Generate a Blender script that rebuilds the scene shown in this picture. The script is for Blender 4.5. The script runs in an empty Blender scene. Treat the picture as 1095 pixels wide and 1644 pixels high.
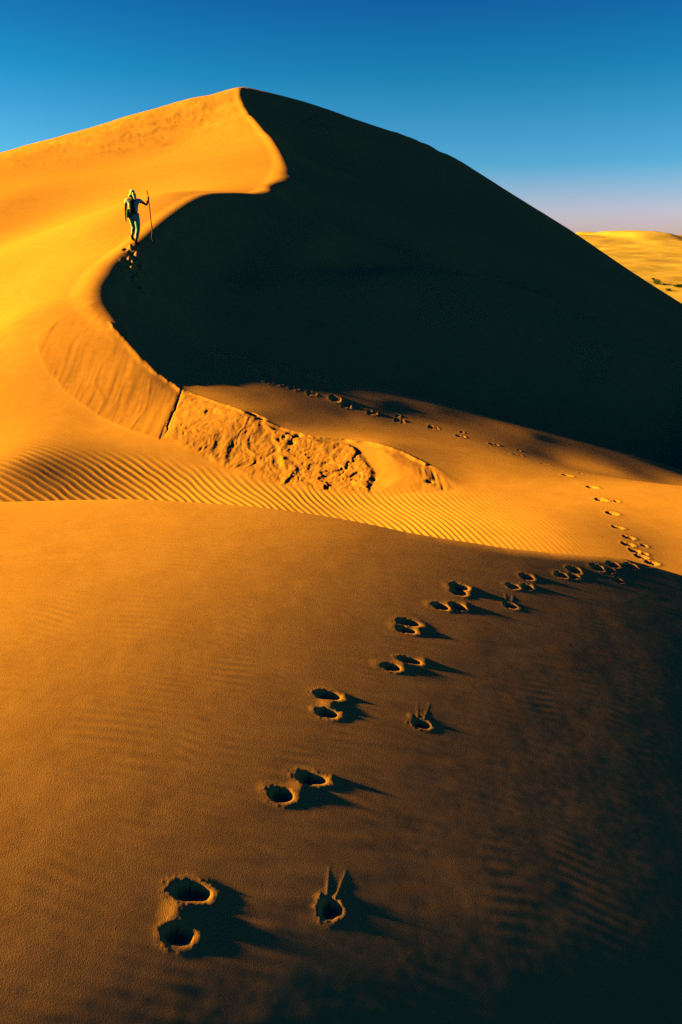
import bpy, math, random
import numpy as np
from mathutils import Vector, Matrix

# ------------------------------------------------------------------ camera, sky, sun, exposure
scene = bpy.context.scene
COL = scene.collection
F_PX, PITCH = 1100.0, math.radians(21.0)          # focal length in photo pixels (1644 high), downward tilt
cam_d = bpy.data.cameras.new('camera')
cam = bpy.data.objects.new('camera', cam_d); COL.objects.link(cam)
cam_d.sensor_fit = 'VERTICAL'; cam_d.sensor_height = 36.0
cam_d.lens = 36.0 * F_PX / 1644.0
cam_d.clip_start = 0.05; cam_d.clip_end = 6000
cam.location = (0, 0, 0); cam.rotation_euler = (math.radians(90) - PITCH, 0, 0)
scene.camera = cam

SUN_EL = math.radians(15.0)
SUN_TR = (math.cos(math.radians(-6.5)), math.sin(math.radians(-6.5)))   # the way the light travels over the ground
sd_ = bpy.data.lights.new('sun', 'SUN'); sd_.energy = 5.0; sd_.angle = math.radians(0.5)
sd_.color = (1.0, 0.74, 0.09)
sun = bpy.data.objects.new('sun', sd_); COL.objects.link(sun)
ldir = Vector((SUN_TR[0]*math.cos(SUN_EL), SUN_TR[1]*math.cos(SUN_EL), -math.sin(SUN_EL)))
sun.rotation_euler = ldir.to_track_quat('-Z', 'Y').to_euler()
sun.location = (-30, 10, 20)

world = bpy.data.worlds.new('World'); scene.world = world; world.use_nodes = True
wn, wl = world.node_tree.nodes, world.node_tree.links
for n in list(wn): wn.remove(n)
out = wn.new('ShaderNodeOutputWorld'); bg = wn.new('ShaderNodeBackground')
sky = wn.new('ShaderNodeTexSky'); sky.sky_type = 'NISHITA'; sky.sun_disc = False
sky.sun_elevation = SUN_EL
sky.sun_rotation = math.atan2(-SUN_TR[0], -SUN_TR[1])      # compass bearing of the sun, 0 = +Y, clockwise
sky.air_density = 1.0; sky.dust_density = 0.6; sky.ozone_density = 2.0
# a polarised, very clear desert sky: the sky's own blue, deepening quickly with height
tc = wn.new('ShaderNodeTexCoord'); sep = wn.new('ShaderNodeSeparateXYZ')
ramp = wn.new('ShaderNodeValToRGB'); cr = ramp.color_ramp
hz = wn.new('ShaderNodeMath'); hz.operation = 'MULTIPLY_ADD'; hz.inputs[1].default_value = .9; hz.inputs[2].default_value = .1
wl.new(tc.outputs['Generated'], sep.inputs[0]); wl.new(sep.outputs['Z'], hz.inputs[0]); wl.new(hz.outputs[0], ramp.inputs['Fac'])
SKY_STOPS = [(-.08, (0, 0, 0)), (-.02, (.35, .25, .2)), (0.0, (0.88, 0.62, 0.86)), (0.045, (0.70, 0.64, 0.98)), (0.10, (0.18, 0.55, 0.84)), (0.20, (0.034, 0.41, 0.62)),
             (0.29, (0.018, 0.24, 0.52)), (0.42, (0.0, 0.085, 0.55)), (0.65, (0.0, 0.06, 0.50)), (1.0, (0.0, 0.05, 0.46))]  # stops above the view are made vivid blue to colour the shadows
for i, (p, c) in enumerate(SKY_STOPS):
    e = cr.elements[i] if i < 2 else cr.elements.new(p)
    e.position = .1 + .9*p; e.color = (*c, 1)
mulc = wn.new('ShaderNodeMix'); mulc.data_type = 'RGBA'; mulc.blend_type = 'MULTIPLY'; mulc.inputs['Factor'].default_value = 1.0
wl.new(sky.outputs[0], mulc.inputs[6]); wl.new(ramp.outputs[0], mulc.inputs[7])
# added tint: sky outside the view loses red, so the shadows turn bluer
side = wn.new('ShaderNodeMapRange'); side.interpolation_type = 'SMOOTHSTEP'; wl.new(sep.outputs['Y'], side.inputs['Value'])
for k_, v_ in (('From Min', .45), ('From Max', .8), ('To Min', 0.0), ('To Max', 1.0)): side.inputs[k_].default_value = v_
tint = wn.new('ShaderNodeMix'); tint.data_type = 'RGBA'; tint.inputs[6].default_value = (.15, .52, .84, 1); tint.inputs[7].default_value = (1, 1, 1, 1)
wl.new(side.outputs['Result'], tint.inputs['Factor'])
mul2 = wn.new('ShaderNodeMix'); mul2.data_type = 'RGBA'; mul2.blend_type = 'MULTIPLY'; mul2.inputs['Factor'].default_value = 1.0
wl.new(mulc.outputs[2], mul2.inputs[6]); wl.new(tint.outputs[2], mul2.inputs[7])
wl.new(mul2.outputs[2], bg.inputs['Color']); wl.new(bg.outputs[0], out.inputs['Surface'])
bg.inputs['Strength'].default_value = 0.058

vs = scene.view_settings
scene.display_settings.display_device = 'sRGB'
vs.view_transform = 'Standard'; vs.look = 'None'; vs.gamma = 1.0; vs.exposure = 1.75
try: vs.use_curve_mapping = False
except Exception: pass
scene.cycles.max_bounces = 4; scene.cycles.diffuse_bounces = 0
scene.cycles.use_denoising = False

# ------------------------------------------------------------------ maths helpers
CP, SP = math.cos(PITCH), math.sin(PITCH)
def P(px, py, d):
    """the ground point seen at a photo position, standing d metres ahead"""
    u, v = (px - 547.5)/F_PX, (822 - py)/F_PX
    t = d/(CP + v*SP)
    return np.array([u*t, d, (v*CP - SP)*t])
def sstep(a, b, x):
    t = np.clip((x - a)/(b - a), 0, 1); return t*t*(3 - 2*t)
def smax(a, b, k):
    h = np.clip(0.5 + 0.5*(a - b)/k, 0, 1); return b + (a - b)*h + k*h*(1 - h)
def smin(a, b, k): return -smax(-a, -b, k)
def _hash(ix, iy, s):
    h = (ix.astype(np.int64)*374761393 + iy.astype(np.int64)*668265263 + s*2147483647) & 0xffffffff
    h = ((h ^ (h >> 13))*1274126177) & 0xffffffff
    return ((h ^ (h >> 16)) & 0xffff)/65535.0
def noise(x, y, s=0):
    """smooth value noise, -1..1"""
    ix, iy = np.floor(x), np.floor(y); fx, fy = x - ix, y - iy
    fx = fx*fx*fx*(fx*(fx*6 - 15) + 10); fy = fy*fy*fy*(fy*(fy*6 - 15) + 10)
    a, b = _hash(ix, iy, s), _hash(ix + 1, iy, s); c, d = _hash(ix, iy + 1, s), _hash(ix + 1, iy + 1, s)
    return 2*((a*(1 - fx) + b*fx)*(1 - fy) + (c*(1 - fx) + d*fx)*fy) - 1
def fbm(x, y, o=4, s=0, g=0.5):
    r = 0; a = 1; t = 0
    for i in range(o):
        r = r + a*noise(x*2**i + 17.3*i, y*2**i - 9.1*i, s + i); t += a; a *= g
    return r/t
def catmull(pts, n=10):
    p = np.array(pts, float); p = np.vstack([2*p[0] - p[1], p, 2*p[-1] - p[-2]]); o = []
    for i in range(1, len(p) - 2):
        for k in range(n):
            t = k/n
            o.append(0.5*((2*p[i]) + (-p[i-1] + p[i+1])*t + (2*p[i-1] - 5*p[i] + 4*p[i+1] - p[i+2])*t*t + (-p[i-1] + 3*p[i] - 3*p[i+1] + p[i+2])*t**3))
    o.append(p[-2]); return np.array(o)
def poly_sd(x, y, line, chunk=20000):
    """signed distance to a polyline (positive on its right-hand side walking along it) and the position along it"""
    a, b = line[:-1, :2], line[1:, :2]; e = b - a; L2 = (e**2).sum(1)
    X, Y = x.ravel(), y.ravel(); sd = np.empty(X.size); tt = np.empty(X.size)
    for i in range(0, X.size, chunk):
        px = X[i:i+chunk, None] - a[None, :, 0]; py = Y[i:i+chunk, None] - a[None, :, 1]
        t = np.clip((px*e[:, 0] + py*e[:, 1])/L2, 0, 1)
        dx, dy = px - t*e[:, 0], py - t*e[:, 1]; d2 = dx*dx + dy*dy
        k = d2.argmin(1); r = np.arange(k.size)
        cross = e[k, 0]*py[r, k] - e[k, 1]*px[r, k]
        sd[i:i+chunk] = np.sqrt(d2[r, k])*np.where(cross > 0, -1, 1); tt[i:i+chunk] = k + t[r, k]
    return sd.reshape(x.shape), tt.reshape(x.shape)
class Plate:
    """thin-plate surface through height constraints and slopes along the light's way"""
    def __init__(s, pos, slp=(), lam=1e-3, sw=1.0, ys=1.0):
        pos = np.array(pos, float); s.S = 10.0
        slp = np.array(slp, float).reshape(-1, 4)      # x, y, slope, weight
        s.c = np.vstack([pos[:, :2], slp[:, :2]])/s.S
        A = s._rows(pos[:, :2]/s.S); w = pos[:, 3:4] if pos.shape[1] > 3 else np.ones((len(pos), 1))
        rows, rhs = [A*w], [pos[:, 2:3]*w]
        if len(slp):
            B = s._drows(slp[:, :2]/s.S)/s.S; ww = slp[:, 3:4]*sw
            rows.append(B*ww); rhs.append(slp[:, 2:3]*ww)
        n = len(s.c); M = np.vstack(rows); b = np.vstack(rhs)
        reg = np.zeros((n, n + 3)); reg[:, :n] = np.eye(n)*lam
        C = np.zeros((3, n + 3)); C[0, :n] = 1; C[1, :n] = s.c[:, 0]; C[2, :n] = s.c[:, 1]; C *= 100
        s.w = np.linalg.lstsq(np.vstack([M, reg, C]), np.vstack([b, np.zeros((n + 3, 1))]), rcond=None)[0][:, 0]
    def _rows(s, q):
        r2 = ((q[:, None] - s.c[None])**2).sum(2)
        return np.hstack([0.5*r2*np.log(r2 + 1e-12), np.ones((len(q), 1)), q])
    def _drows(s, q):
        d = q[:, None] - s.c[None]; r2 = (d**2).sum(2)
        k = (np.log(r2 + 1e-12) + 1)*(d[..., 0]*SUN_TR[0] + d[..., 1]*SUN_TR[1])
        return np.hstack([k, np.zeros((len(q), 1)), np.full((len(q), 1), SUN_TR[0]), np.full((len(q), 1), SUN_TR[1])])
    def __call__(s, x, y, chunk=20000):
        X = np.stack([x.ravel(), y.ravel()], 1)/s.S; o = np.empty(len(X))
        for i in range(0, len(X), chunk): o[i:i+chunk] = s._rows(X[i:i+chunk]) @ s.w
        return o.reshape(x.shape)

# ------------------------------------------------------------------ the lie of the land
CREST_PX = [(400, 134, 100), (392, 140, 85), (385, 155, 79), (404, 187, 71), (436, 221, 60), (455, 255, 51), (454, 280, 44), (425, 308, 36.5), (380, 310, 34),
            (330, 314, 32), (280, 342, 29), (240, 374, 26.5), (208, 400, 24), (178, 428, 21.5), (160, 453, 19.5), (156, 480, 17.5), (180, 517, 15.7),
            (212, 555, 14.8), (240, 585, 14.2), (290, 622, 13.6), (340, 641, 13.1), (400, 662, 12.4), (450, 684, 12.0), (500, 698, 11.7),
            (560, 705, 11.6), (620, 714, 11.3), (690, 745, 10.6), (735, 778, 9.9)]
crest_pts = [P(*c) for c in CREST_PX]
crest_pts[0] = np.array([crest_pts[1][0] + 2, 100.0, crest_pts[1][2] - 2])
N_REAL = len(crest_pts)
crest_pts += [np.array([2.6, 9.5, -3.38]), np.array([4.5, 9.6, -3.4]), np.array([9.0, 9.0, -3.5]), np.array([30.0, 8.0, -4.5])]
CREST = catmull(crest_pts, 8)
KN = 8.0
BACK_PX = [(-700, 470, 62), (-300, 335, 70), (0, 245, 76), (128, 206, 79), (256, 167, 82), (345, 143.5, 84), (388, 135.5, 85), (412, 136, 86.5), (481, 152, 91.5), (554, 172.5, 94.5), (627, 192, 97), (650, 203, 96.5), (685, 228, 95.5),
           (750, 264.5, 92.5), (845, 322.5, 86.5), (925, 370, 80), (997, 418, 74), (1095, 480, 66), (1300, 600, 50), (1700, 800, 38)]
BACK = catmull([P(*c) for c in BACK_PX], 6)

TANS = math.tan(SUN_EL)
# how strongly each stretch of sand turns to the low sun (1 = level ground): windward side, then lee side
LIT_W = [(30, 300, 1.3), (100, 252, 1.1), (200, 218, 1.1), (300, 180, 1.15), (350, 165, 1.4), (300, 230, 1.7), (380, 200, 1.5), (420, 240, 1.15), (430, 280, 1.1), (350, 280, 1.4),
 (250, 270, 1.7), (150, 300, 1.4), (50, 350, 1.5), (150, 370, 1.6), (50, 430, 1.9), (140, 430, 1.4), (270, 320, 1.4), (180, 395, 1.2), (120, 470, 1.25), (30, 520, 1.9), (60, 600, 1.5),
 (20, 680, 1.3), (100, 540, 1.15), (130, 600, 1.1), (200, 600, 1.1), (230, 660, 1.15), (150, 680, 1.1), (80, 700, .8), (30, 740, .35), (100, 765, .15), (200, 735, .42), (200, 780, .4),
 (300, 780, .75), (330, 700, .65), (400, 720, .65), (500, 760, .65), (640, 745, .75), (400, 800, .8), (550, 815, .95), (700, 820, 1.05), (800, 800, 1.05), (850, 830, 1.1), (900, 860, .8), (1000, 868, .5), (1070, 885, .3)]
LIT_R = [(800, 760, .95), (900, 790, 1.05), (980, 800, 1.05), (1060, 840, .9), (1060, 800, .5), (1000, 760, .3), (1060, 770, .15), (900, 740, .22), (830, 740, .38), (760, 720, .38),
 (850, 700, .08), (700, 700, .30), (780, 690, .14), (640, 680, .12), (560, 670, .07), (500, 660, .08), (430, 640, .05), (380, 620, .15), (450, 615, .03), (600, 645, .06), (700, 668, .10),
 (930, 720, .03), (1040, 745, .02), (650, 705, .5), (560, 690, .35)]
LIT_R += [(435, 672, .3), (465, 685, .35), (1010, 538, -.5), (1060, 545, -.5), (980, 530, -.5), (1090, 560, -.5), (350, 607, .08), (325, 618, .1), (335, 600, -.1)]
LIT_R += [(x, y, -.35) for x, y in [(1060, 700), (475, 297), (500, 305), (525, 318), (460, 303), (440, 309), (490, 296), (470, 312), (440, 150), (480, 160), (530, 176), (590, 196), (840, 485), (800, 475), (880, 490), (930, 470), (780, 440), (950, 680), (850, 650), (1000, 640), (1090, 640), (1000, 560), (900, 500), (1050, 520), (850, 420), (750, 350), (650, 280), (600, 220), (480, 180), (500, 250),
 (560, 300), (480, 320), (600, 360), (700, 420), (560, 420), (510, 385), (530, 430), (480, 400), (650, 500), (800, 560), (1000, 450), (900, 390), (800, 320), (700, 255), (560, 190), (1080, 500), (1060, 600), (900, 590), (730, 600)]]
for y_, x0_, x1_ in [(175, 430, 560), (215, 450, 640), (260, 490, 710), (305, 470, 780), (345, 400, 845), (385, 320, 905), (425, 270, 975), (470, 230, 1045), (515, 280, 1090), (560, 330, 1090), (600, 640, 1090), (640, 780, 1090)]:
    LIT_R += [(x0_ + (x1_ - x0_)*f, y_, -.4) for f in np.linspace(0.04, .97, max(3, int((x1_ - x0_)/75)))]
EDGE = [(420, 602), (480, 617), (540, 632), (620, 643), (700, 655)]
def shadow_edge(PW, pts):
    """where the shadow thrown by the crest meets each line of sight"""
    o = []; cz = CREST[9*8:22*8]
    for px, py in pts:
        D = np.linspace(9, 22, 260); q = np.array([P(px, py, d) for d in D])
        best = np.full(len(D), -99.)
        for st in np.linspace(.6, 14, 110):
            x, y = q[:, 0] - SUN_TR[0]*st, q[:, 1] - SUN_TR[1]*st
            k = ((cz[None, :, 0] - x[:, None])**2 + (cz[None, :, 1] - y[:, None])**2).argmin(1)
            near = np.hypot(cz[k, 0] - x, cz[k, 1] - y) < .14
            best = np.maximum(best, np.where(near, cz[k, 2] - TANS*st, -99.))
        e = q[:, 2] - best; k = int(np.argmax((e[1:]*e[:-1] < 0) & (best[1:] > -50) & (best[:-1] > -50)))
        if k: o.append(q[k])
    return o
BL_T = [0, 1, 4, 6, 8, 10, 13, 15, 17, 19, 26, 27, 28, 30]
BL_W = [1.5, .5, .8, 1.0, .6, .7, .85, .7, .15, .05, .05, .2, .8, 1.5]
def base_at(PW, PR, x, y):
    sd, t = poly_sd(x, y, CREST); k = sstep(-1, 1, -sd/np.interp(t/KN, BL_T, BL_W))
    return PW(x, y)*(1 - k) + PR(x, y)*k
def cast(PW, PR, pts):
    """where the line of sight through each photo position first meets the sand"""
    pts = np.array(pts, float); u, v = (pts[:, 0] - 547.5)/F_PX, (822 - pts[:, 1])/F_PX
    D = np.exp(np.linspace(math.log(7.0), math.log(110), 260)); t = D[None]/(CP + v*SP)[:, None]
    xs, zs = u[:, None]*t, (v*CP - SP)[:, None]*t; ys = np.repeat(D[None], len(pts), 0)
    below = zs < base_at(PW, PR, xs, ys); k = below.argmax(1); k[~below.any(1)] = 200
    r = np.arange(len(pts)); return xs[r, k], ys[r, k]
def build_plates():
    cp = [tuple(c) + (10,) for c in CREST[::3]]
    W = list(cp) + [tuple(c) + (5,) for c in BACK[:40:3]]
    W += [tuple(P(*c)) + (.12,) for c in [(300, 230, 65), (200, 262, 58), (100, 290, 52), (330, 200, 72), (0, 400, 34), (0, 500, 26), (80, 480, 20), (0, 325, 46), (0, 600, 18)]]
    W += [tuple(P(*c)) + (.3,) for c in [(-250, 400, 40), (0, 700, 12.2), (-250, 650, 15.5), (-300, 800, 10.5)]]
    W += [tuple(P(*c)) + (.6,) for c in [(255, 707, 12.0), (0, 770, 9.9), (400, 768, 10.45), (470, 782, 10.15), (600, 795, 9.85), (690, 794, 9.75), (700, 840, 8.2), (900, 830, 8.45), (400, 825, 8.6), (800, 800, 9.1), (1000, 800, 9.3)]]
    W += [(-12, 6, -3.3, 1), (-4, 6.5, -3.36, 1), (0, 6.3, -3.4, 1), (3, 6.5, -3.36, 1), (6, 7, -3.45, 1), (12, 7, -3.9, 1), (-18, 12, -3.6, 1), (-35, 25, -3.5, 1), (-60, 50, 0, 1),
          (0, 0, -3.5, 1), (-20, 0, -3.6, 1), (10, 0, -4, 1)]
    R = list(cp) + [tuple(c) + (5,) for c in BACK[36::3]]
    R += [tuple(P(*c)) + (.3,) for c in [(500, 352, 39), (600, 392, 36), (720, 425, 34), (850, 465, 32), (1000, 520, 29), (1150, 580, 26), (950, 782, 9.9), (1150, 800, 10.2), (1400, 800, 11)]]
    for q in shadow_edge(None, EDGE): R.append((q[0], q[1], q[2], .35))
    R += [tuple(P(*c)) + (.04,) for c in [(520, 240, 64), (650, 320, 58), (800, 390, 54), (950, 460, 47), (1095, 530, 40), (1095, 745, 12.5), (420, 603, 16.9), (520, 560, 20.5),
          (640, 545, 24), (1095, 640, 22), (1150, 720, 14.6), (640, 500, 29), (850, 560, 27), (450, 450, 29)]]
    # the slip face under the crest the walker climbs
    for i in list(range(24, 5*8, 8)) + list(range(8*8 + 4, 11*8, 5)) + list(range(11*8, 16*8, 10)):
        a, b = CREST[i], CREST[i+1]; t = (b - a)[:2]; t = t/np.linalg.norm(t); n = np.array([t[1], -t[0]])*1.0
        far = a[1] > 36
        for dd in ((2.0, 5.0) if far else (.4, 1.2, 2.6)):
            R.append((a[0] - n[0]*dd, a[1] - n[1]*dd, max(a[2] - .56*dd + (.2*(1 - math.exp(-dd/.8)) if i > 13*8 else 0), -3.1), .5 if far else 3))
    pw, pr = Plate(W, lam=2e-3), Plate(R, lam=2e-3)
    for it in range(6):
        res = []
        for lst in (LIT_W, LIT_R):
            xs, ys = cast(pw, pr, [p[:2] for p in lst])
            if it: xs, ys = .5*(xs + old[len(res)][0]), .5*(ys + old[len(res)][1])
            res.append((xs, ys, [(x, y, TANS*(min(p[2], 1.22) - 1), 1.0 if y < 16.5 else .5) for x, y, p in zip(xs, ys, lst)]))
        old = [r[:2] for r in res]
        pw, pr = Plate(W, res[0][2], lam=1e-2), Plate(R, res[1][2], lam=4e-3)
    return pw, pr
PW, PR = build_plates()

# near dune, the one the camera stands on: slope to the right steepens with q
qk = np.array([-30, -8, -4.6, -3.6, -2.8, -2.3, -1.9, -1.5, -1.1, -.6, 0, 1.0, 8])
gk = np.array([.10, .04, .0, -.04, -.105, -.155, -.184, -.203, -.2130, -.2180, -.2222, -.228, -.25])*TANS/.2217
QT = np.linspace(-30, 12, 4000); GT = np.interp(QT, qk, gk)/1.056
GI = np.cumsum(GT)*(QT[1] - QT[0]); GI -= np.interp(-3.0, QT, GI)
YC_PX = [(-400, 800, 5.0), (0, 806, 5.15), (200, 812, 5.2), (400, 826, 5.1), (700, 856, 4.9), (900, 885, 4.85), (1040, 906, 4.9), (1300, 960, 4.6)]
YCX = np.array([P(*c)[0] for c in YC_PX]); YCY = np.array([c[2] for c in YC_PX])
def mound(x, y):
    q = x - .55*y + .35*np.clip(2.0 - y, 0, 2)**2
    M = -1.93 + np.interp(q, QT, GI)
    M = M + .001*fbm(x*1.1 + 3, y*1.1, 3, 5)
    yc = np.interp(x, YCX, YCY) + MOFF(x)
    back = np.interp(yc*0 + (x - .55*yc), QT, GI) - 1.93 - .55*(y - yc)
    return smin(M, back, .10)
def MOFF(x): return np.interp(x, [.5, 1.3, 1.8, 2.2, 2.9, 5], [0, .12, .26, .36, .47, .6])

def far_plain(x, y):
    z = -15 + 2.2*fbm(x/60 + 5, y/35, 3, 21) + .5*fbm(x/22, y/16, 3, 31)
    rise = sstep(220, 900, y)
    return z + rise*(29 + 7*fbm(x/160 + 2, y/120, 3, 41, .4) + 5*np.exp(-((x - 292)/22)**4)*sstep(600, 700, y)) - sstep(900, 1400, y)*40

# ------------------------------------------------------------------ the fan-shaped grid of sand
C0 = 1.2
uc = np.concatenate([np.linspace(-1.5, -.6, 130, endpoint=False), np.linspace(-.6, .6, 960, endpoint=False), np.linspace(.6, 1.3, 90)])
def logrows(a, b, st): return np.exp(np.arange(math.log(a + C0), math.log(b + C0), st)) - C0
yr = np.concatenate([logrows(-.9, .9, .02), logrows(.9, 3.4, .0014), logrows(3.4, 6.0, .002), logrows(6.0, 7.0, .006), logrows(7.0, 14.0, .0017), logrows(14.0, 40, .0045), logrows(40, 150, .007), logrows(150, 1400, .008)])
X = (yr[:, None] + C0)*uc[None]; Y = np.repeat(yr[:, None], len(uc), 1)
NR, NC = X.shape
def coarse(fn):
    """evaluate slow smooth fields on every 4th row and column, fill in linearly"""
    ri = np.unique(np.r_[np.arange(0, NR, 4), NR - 1]); ci = np.unique(np.r_[np.arange(0, NC, 4), NC - 1])
    xs, ys = X[np.ix_(ri, ci)], Y[np.ix_(ri, ci)]; outs = fn(xs, ys); res = []
    rr = np.interp(yr, yr[ri], np.arange(len(ri))); cc = np.interp(uc, uc[ci], np.arange(len(ci)))
    r0 = np.minimum(rr.astype(int), len(ri) - 2); c0 = np.minimum(cc.astype(int), len(ci) - 2); fr = (rr - r0)[:, None]; fc = (cc - c0)[None]
    for o in outs:
        a = o[r0] * (1 - fr) + o[r0 + 1]*fr
        res.append(a[:, c0]*(1 - fc) + a[:, c0 + 1]*fc)
    return res
def _fields(x, y):
    sd, t = poly_sd(x, y, CREST); b, bt = poly_sd(x, y, BACK)
    return sd, t, -b, bt, PW(x, y), PR(x, y) - lee_cut(x, y)
# the lee side falls at least as steeply as the light comes in: shave the few swells that would stand up into the sun
LX, LY = np.arange(-15, 60, .2), np.arange(12, 101, .25)
def _lee():
    x, y = np.meshgrid(LX, LY); z = base_at(PW, PR, x, y); sd, t = poly_sd(x, y, CREST); b, bt = poly_sd(x, y, BACK)
    ye = np.interp(x, [-20, -4, -1.7, -.1, 1, 2.2, 3.4, 4.5, 6, 8, 14, 60], [16, 14.9, 14.8, 14.8, 15.1, 15.7, 16.1, 16.3, 15.6, 14.2, 13, 12])
    m = sstep(.1, .6, -sd)*sstep(.0, .9, y - ye)*(1 - sstep(2.0, 4.0, -b)); cut = np.zeros(z.shape); E = np.full(len(LY), -99.); zp = z[:, 0]
    dxs = (LX[1] - LX[0])/SUN_TR[0]; yu = LY - SUN_TR[1]/SUN_TR[0]*(LX[1] - LX[0])
    for j in range(1, len(LX)):
        E = np.interp(yu, LY, np.maximum(E, zp)) - 1.02*TANS*dxs
        c = np.maximum(z[:, j] - E, 0)*m[:, j]; cut[:, j] = c; zp = z[:, j] - c
    return cut
LEE = _lee()
for _ in range(2): LEE[1:-1, 1:-1] = (LEE[1:-1, 1:-1]*2 + LEE[:-2, 1:-1] + LEE[2:, 1:-1] + LEE[1:-1, :-2] + LEE[1:-1, 2:])/6
def lee_cut(x, y):
    c = np.clip((x - LX[0])/.2, 0, len(LX) - 1.001); r = np.clip((y - LY[0])/.25, 0, len(LY) - 1.001); c0, r0 = c.astype(int), r.astype(int); fc, fr = c - c0, r - r0
    return (LEE[r0, c0]*(1-fc) + LEE[r0, c0+1]*fc)*(1-fr) + (LEE[r0+1, c0]*(1-fc) + LEE[r0+1, c0+1]*fc)*fr
SD, TT, BSD, BT, ZW, ZR = coarse(_fields)
SD = -SD      # positive on the lee side
BLW = np.interp(TT/KN, BL_T, BL_W)
K = sstep(-1, 1, SD/BLW)
Z = ZW*(1 - K) + ZR*K
zr = np.interp(BT, np.arange(len(BACK)), BACK[:, 2]) - coarse(lambda a, b: [lee_cut(a, b)])[0]*(Y < 100)*(SD > 0)
kb = sstep(0, 5, BSD)
Z = Z*(1 - kb) + zr*kb - .5*.5*(BSD + np.sqrt(BSD**2 + 1.5**2))
FP = far_plain(X, Y)
farmask = np.maximum(sstep(-10, 30, BSD), 0)*(Y > 20)
Z = np.where((BSD > -3) & (Y > 20), smax(Z, FP, 1.0), Z)
MD = mound(X, Y)
NEAR = Y < 9
Z = np.where(NEAR, smax(Z, MD, .25), Z)
IS_MOUND = NEAR & (MD > Z - .14) & (Y < 9)

def hz_at(x, y):
    """sand height at plan positions, read off the grid"""
    x, y = np.asarray(x, float), np.asarray(y, float)
    r = np.interp(y, yr, np.arange(NR)); c = np.interp(x/(y + C0), uc, np.arange(NC))
    r0 = np.minimum(r.astype(int), NR - 2); c0 = np.minimum(c.astype(int), NC - 2); fr, fc = r - r0, c - c0
    return Z[r0, c0]*(1-fr)*(1-fc) + Z[r0, c0+1]*(1-fr)*fc + Z[r0+1, c0]*fr*(1-fc) + Z[r0+1, c0+1]*fr*fc
def ground(pts):
    """plan positions where lines of sight meet the sand"""
    pts = np.array(pts, float).reshape(-1, 2); u, v = (pts[:, 0] - 547.5)/F_PX, (822 - pts[:, 1])/F_PX
    D = np.exp(np.linspace(math.log(1.0), math.log(1300), 2600)); t = D[None]/(CP + v*SP)[:, None]
    xs, zs = u[:, None]*t, (v*CP - SP)[:, None]*t; ys = np.repeat(D[None], len(pts), 0)
    e = zs - hz_at(xs, ys); k = np.maximum((e < 0).argmax(1), 1); r = np.arange(len(pts))
    f = e[r, k-1]/(e[r, k-1] - e[r, k]); return np.stack([xs[r, k-1]*(1-f) + xs[r, k]*f, ys[r, k-1]*(1-f) + ys[r, k]*f], 1)
def sub(cx0, cx1, y0, y1):
    """grid window that covers a plan rectangle"""
    r0, r1 = np.searchsorted(yr, [y0, y1]); r0 = max(r0 - 1, 0); r1 = min(r1 + 1, NR)
    us = [cx0/(y0 + C0), cx0/(y1 + C0), cx1/(y0 + C0), cx1/(y1 + C0)]
    c0, c1 = np.searchsorted(uc, [min(us), max(us)]); return slice(r0, r1), slice(max(c0 - 1, 0), min(c1 + 1, NC))
def in_poly(x, y, poly):
    """signed distance to a closed outline in plan, positive inside"""
    p = np.array(poly); q = np.roll(p, -1, 0); best = np.full(x.shape, 1e9); ins = np.zeros(x.shape, bool)
    for (ax, ay), (bx, by) in zip(p, q):
        ex, ey = bx - ax, by - ay; t = np.clip(((x - ax)*ex + (y - ay)*ey)/(ex*ex + ey*ey + 1e-12), 0, 1)
        best = np.minimum(best, np.hypot(x - ax - t*ex, y - ay - t*ey))
        ins ^= ((ay > y) != (by > y)) & (x < ex*(y - ay)/(ey + 1e-12*(ey == 0)) + ax)
    return np.where(ins, best, -best)

# ------------------------------------------------------------------ wind ripples in the hollow
def ripples():
    S = sub(-9, 5, 6.3, 12.5); x, y = X[S], Y[S]
    psi = 1.22*(8.6*x + .5*x*x + (3.0 - .45*x)*(y - 9)) + .55*fbm(x*1.1, y*.6, 3, 61) + .12*noise(x*3.3, y*1.3, 66)
    s1 = .5 + .5*np.sin(2*np.pi*psi + .5*np.sin(2*np.pi*psi)); lam = .82/np.hypot(8.6 + x - .45*(y - 9), 3.0 - .45*x)
    top = np.interp(x, [-9, -5, -3.4, -2.2, -1.2, 0, 1.5, 3, 5], [11.6, 11.3, 11.0, 10.7, 10.35, 9.9, 9.75, 9.4, 9.0])
    m = (1 - sstep(-.5, .25, y - top)) * sstep(-8, -5, x) * (1 - sstep(.9, 3.2, x)) * np.where(IS_MOUND[S], 0, 1)
    m = m*(.55 + .45*sstep(-4.5, -3, x)) * (.85 + .3*noise(x*.9, y*.9, 62))
    Z[S] += m*lam*.13*(s1**1.3 - .4)
SLUMP = []
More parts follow.
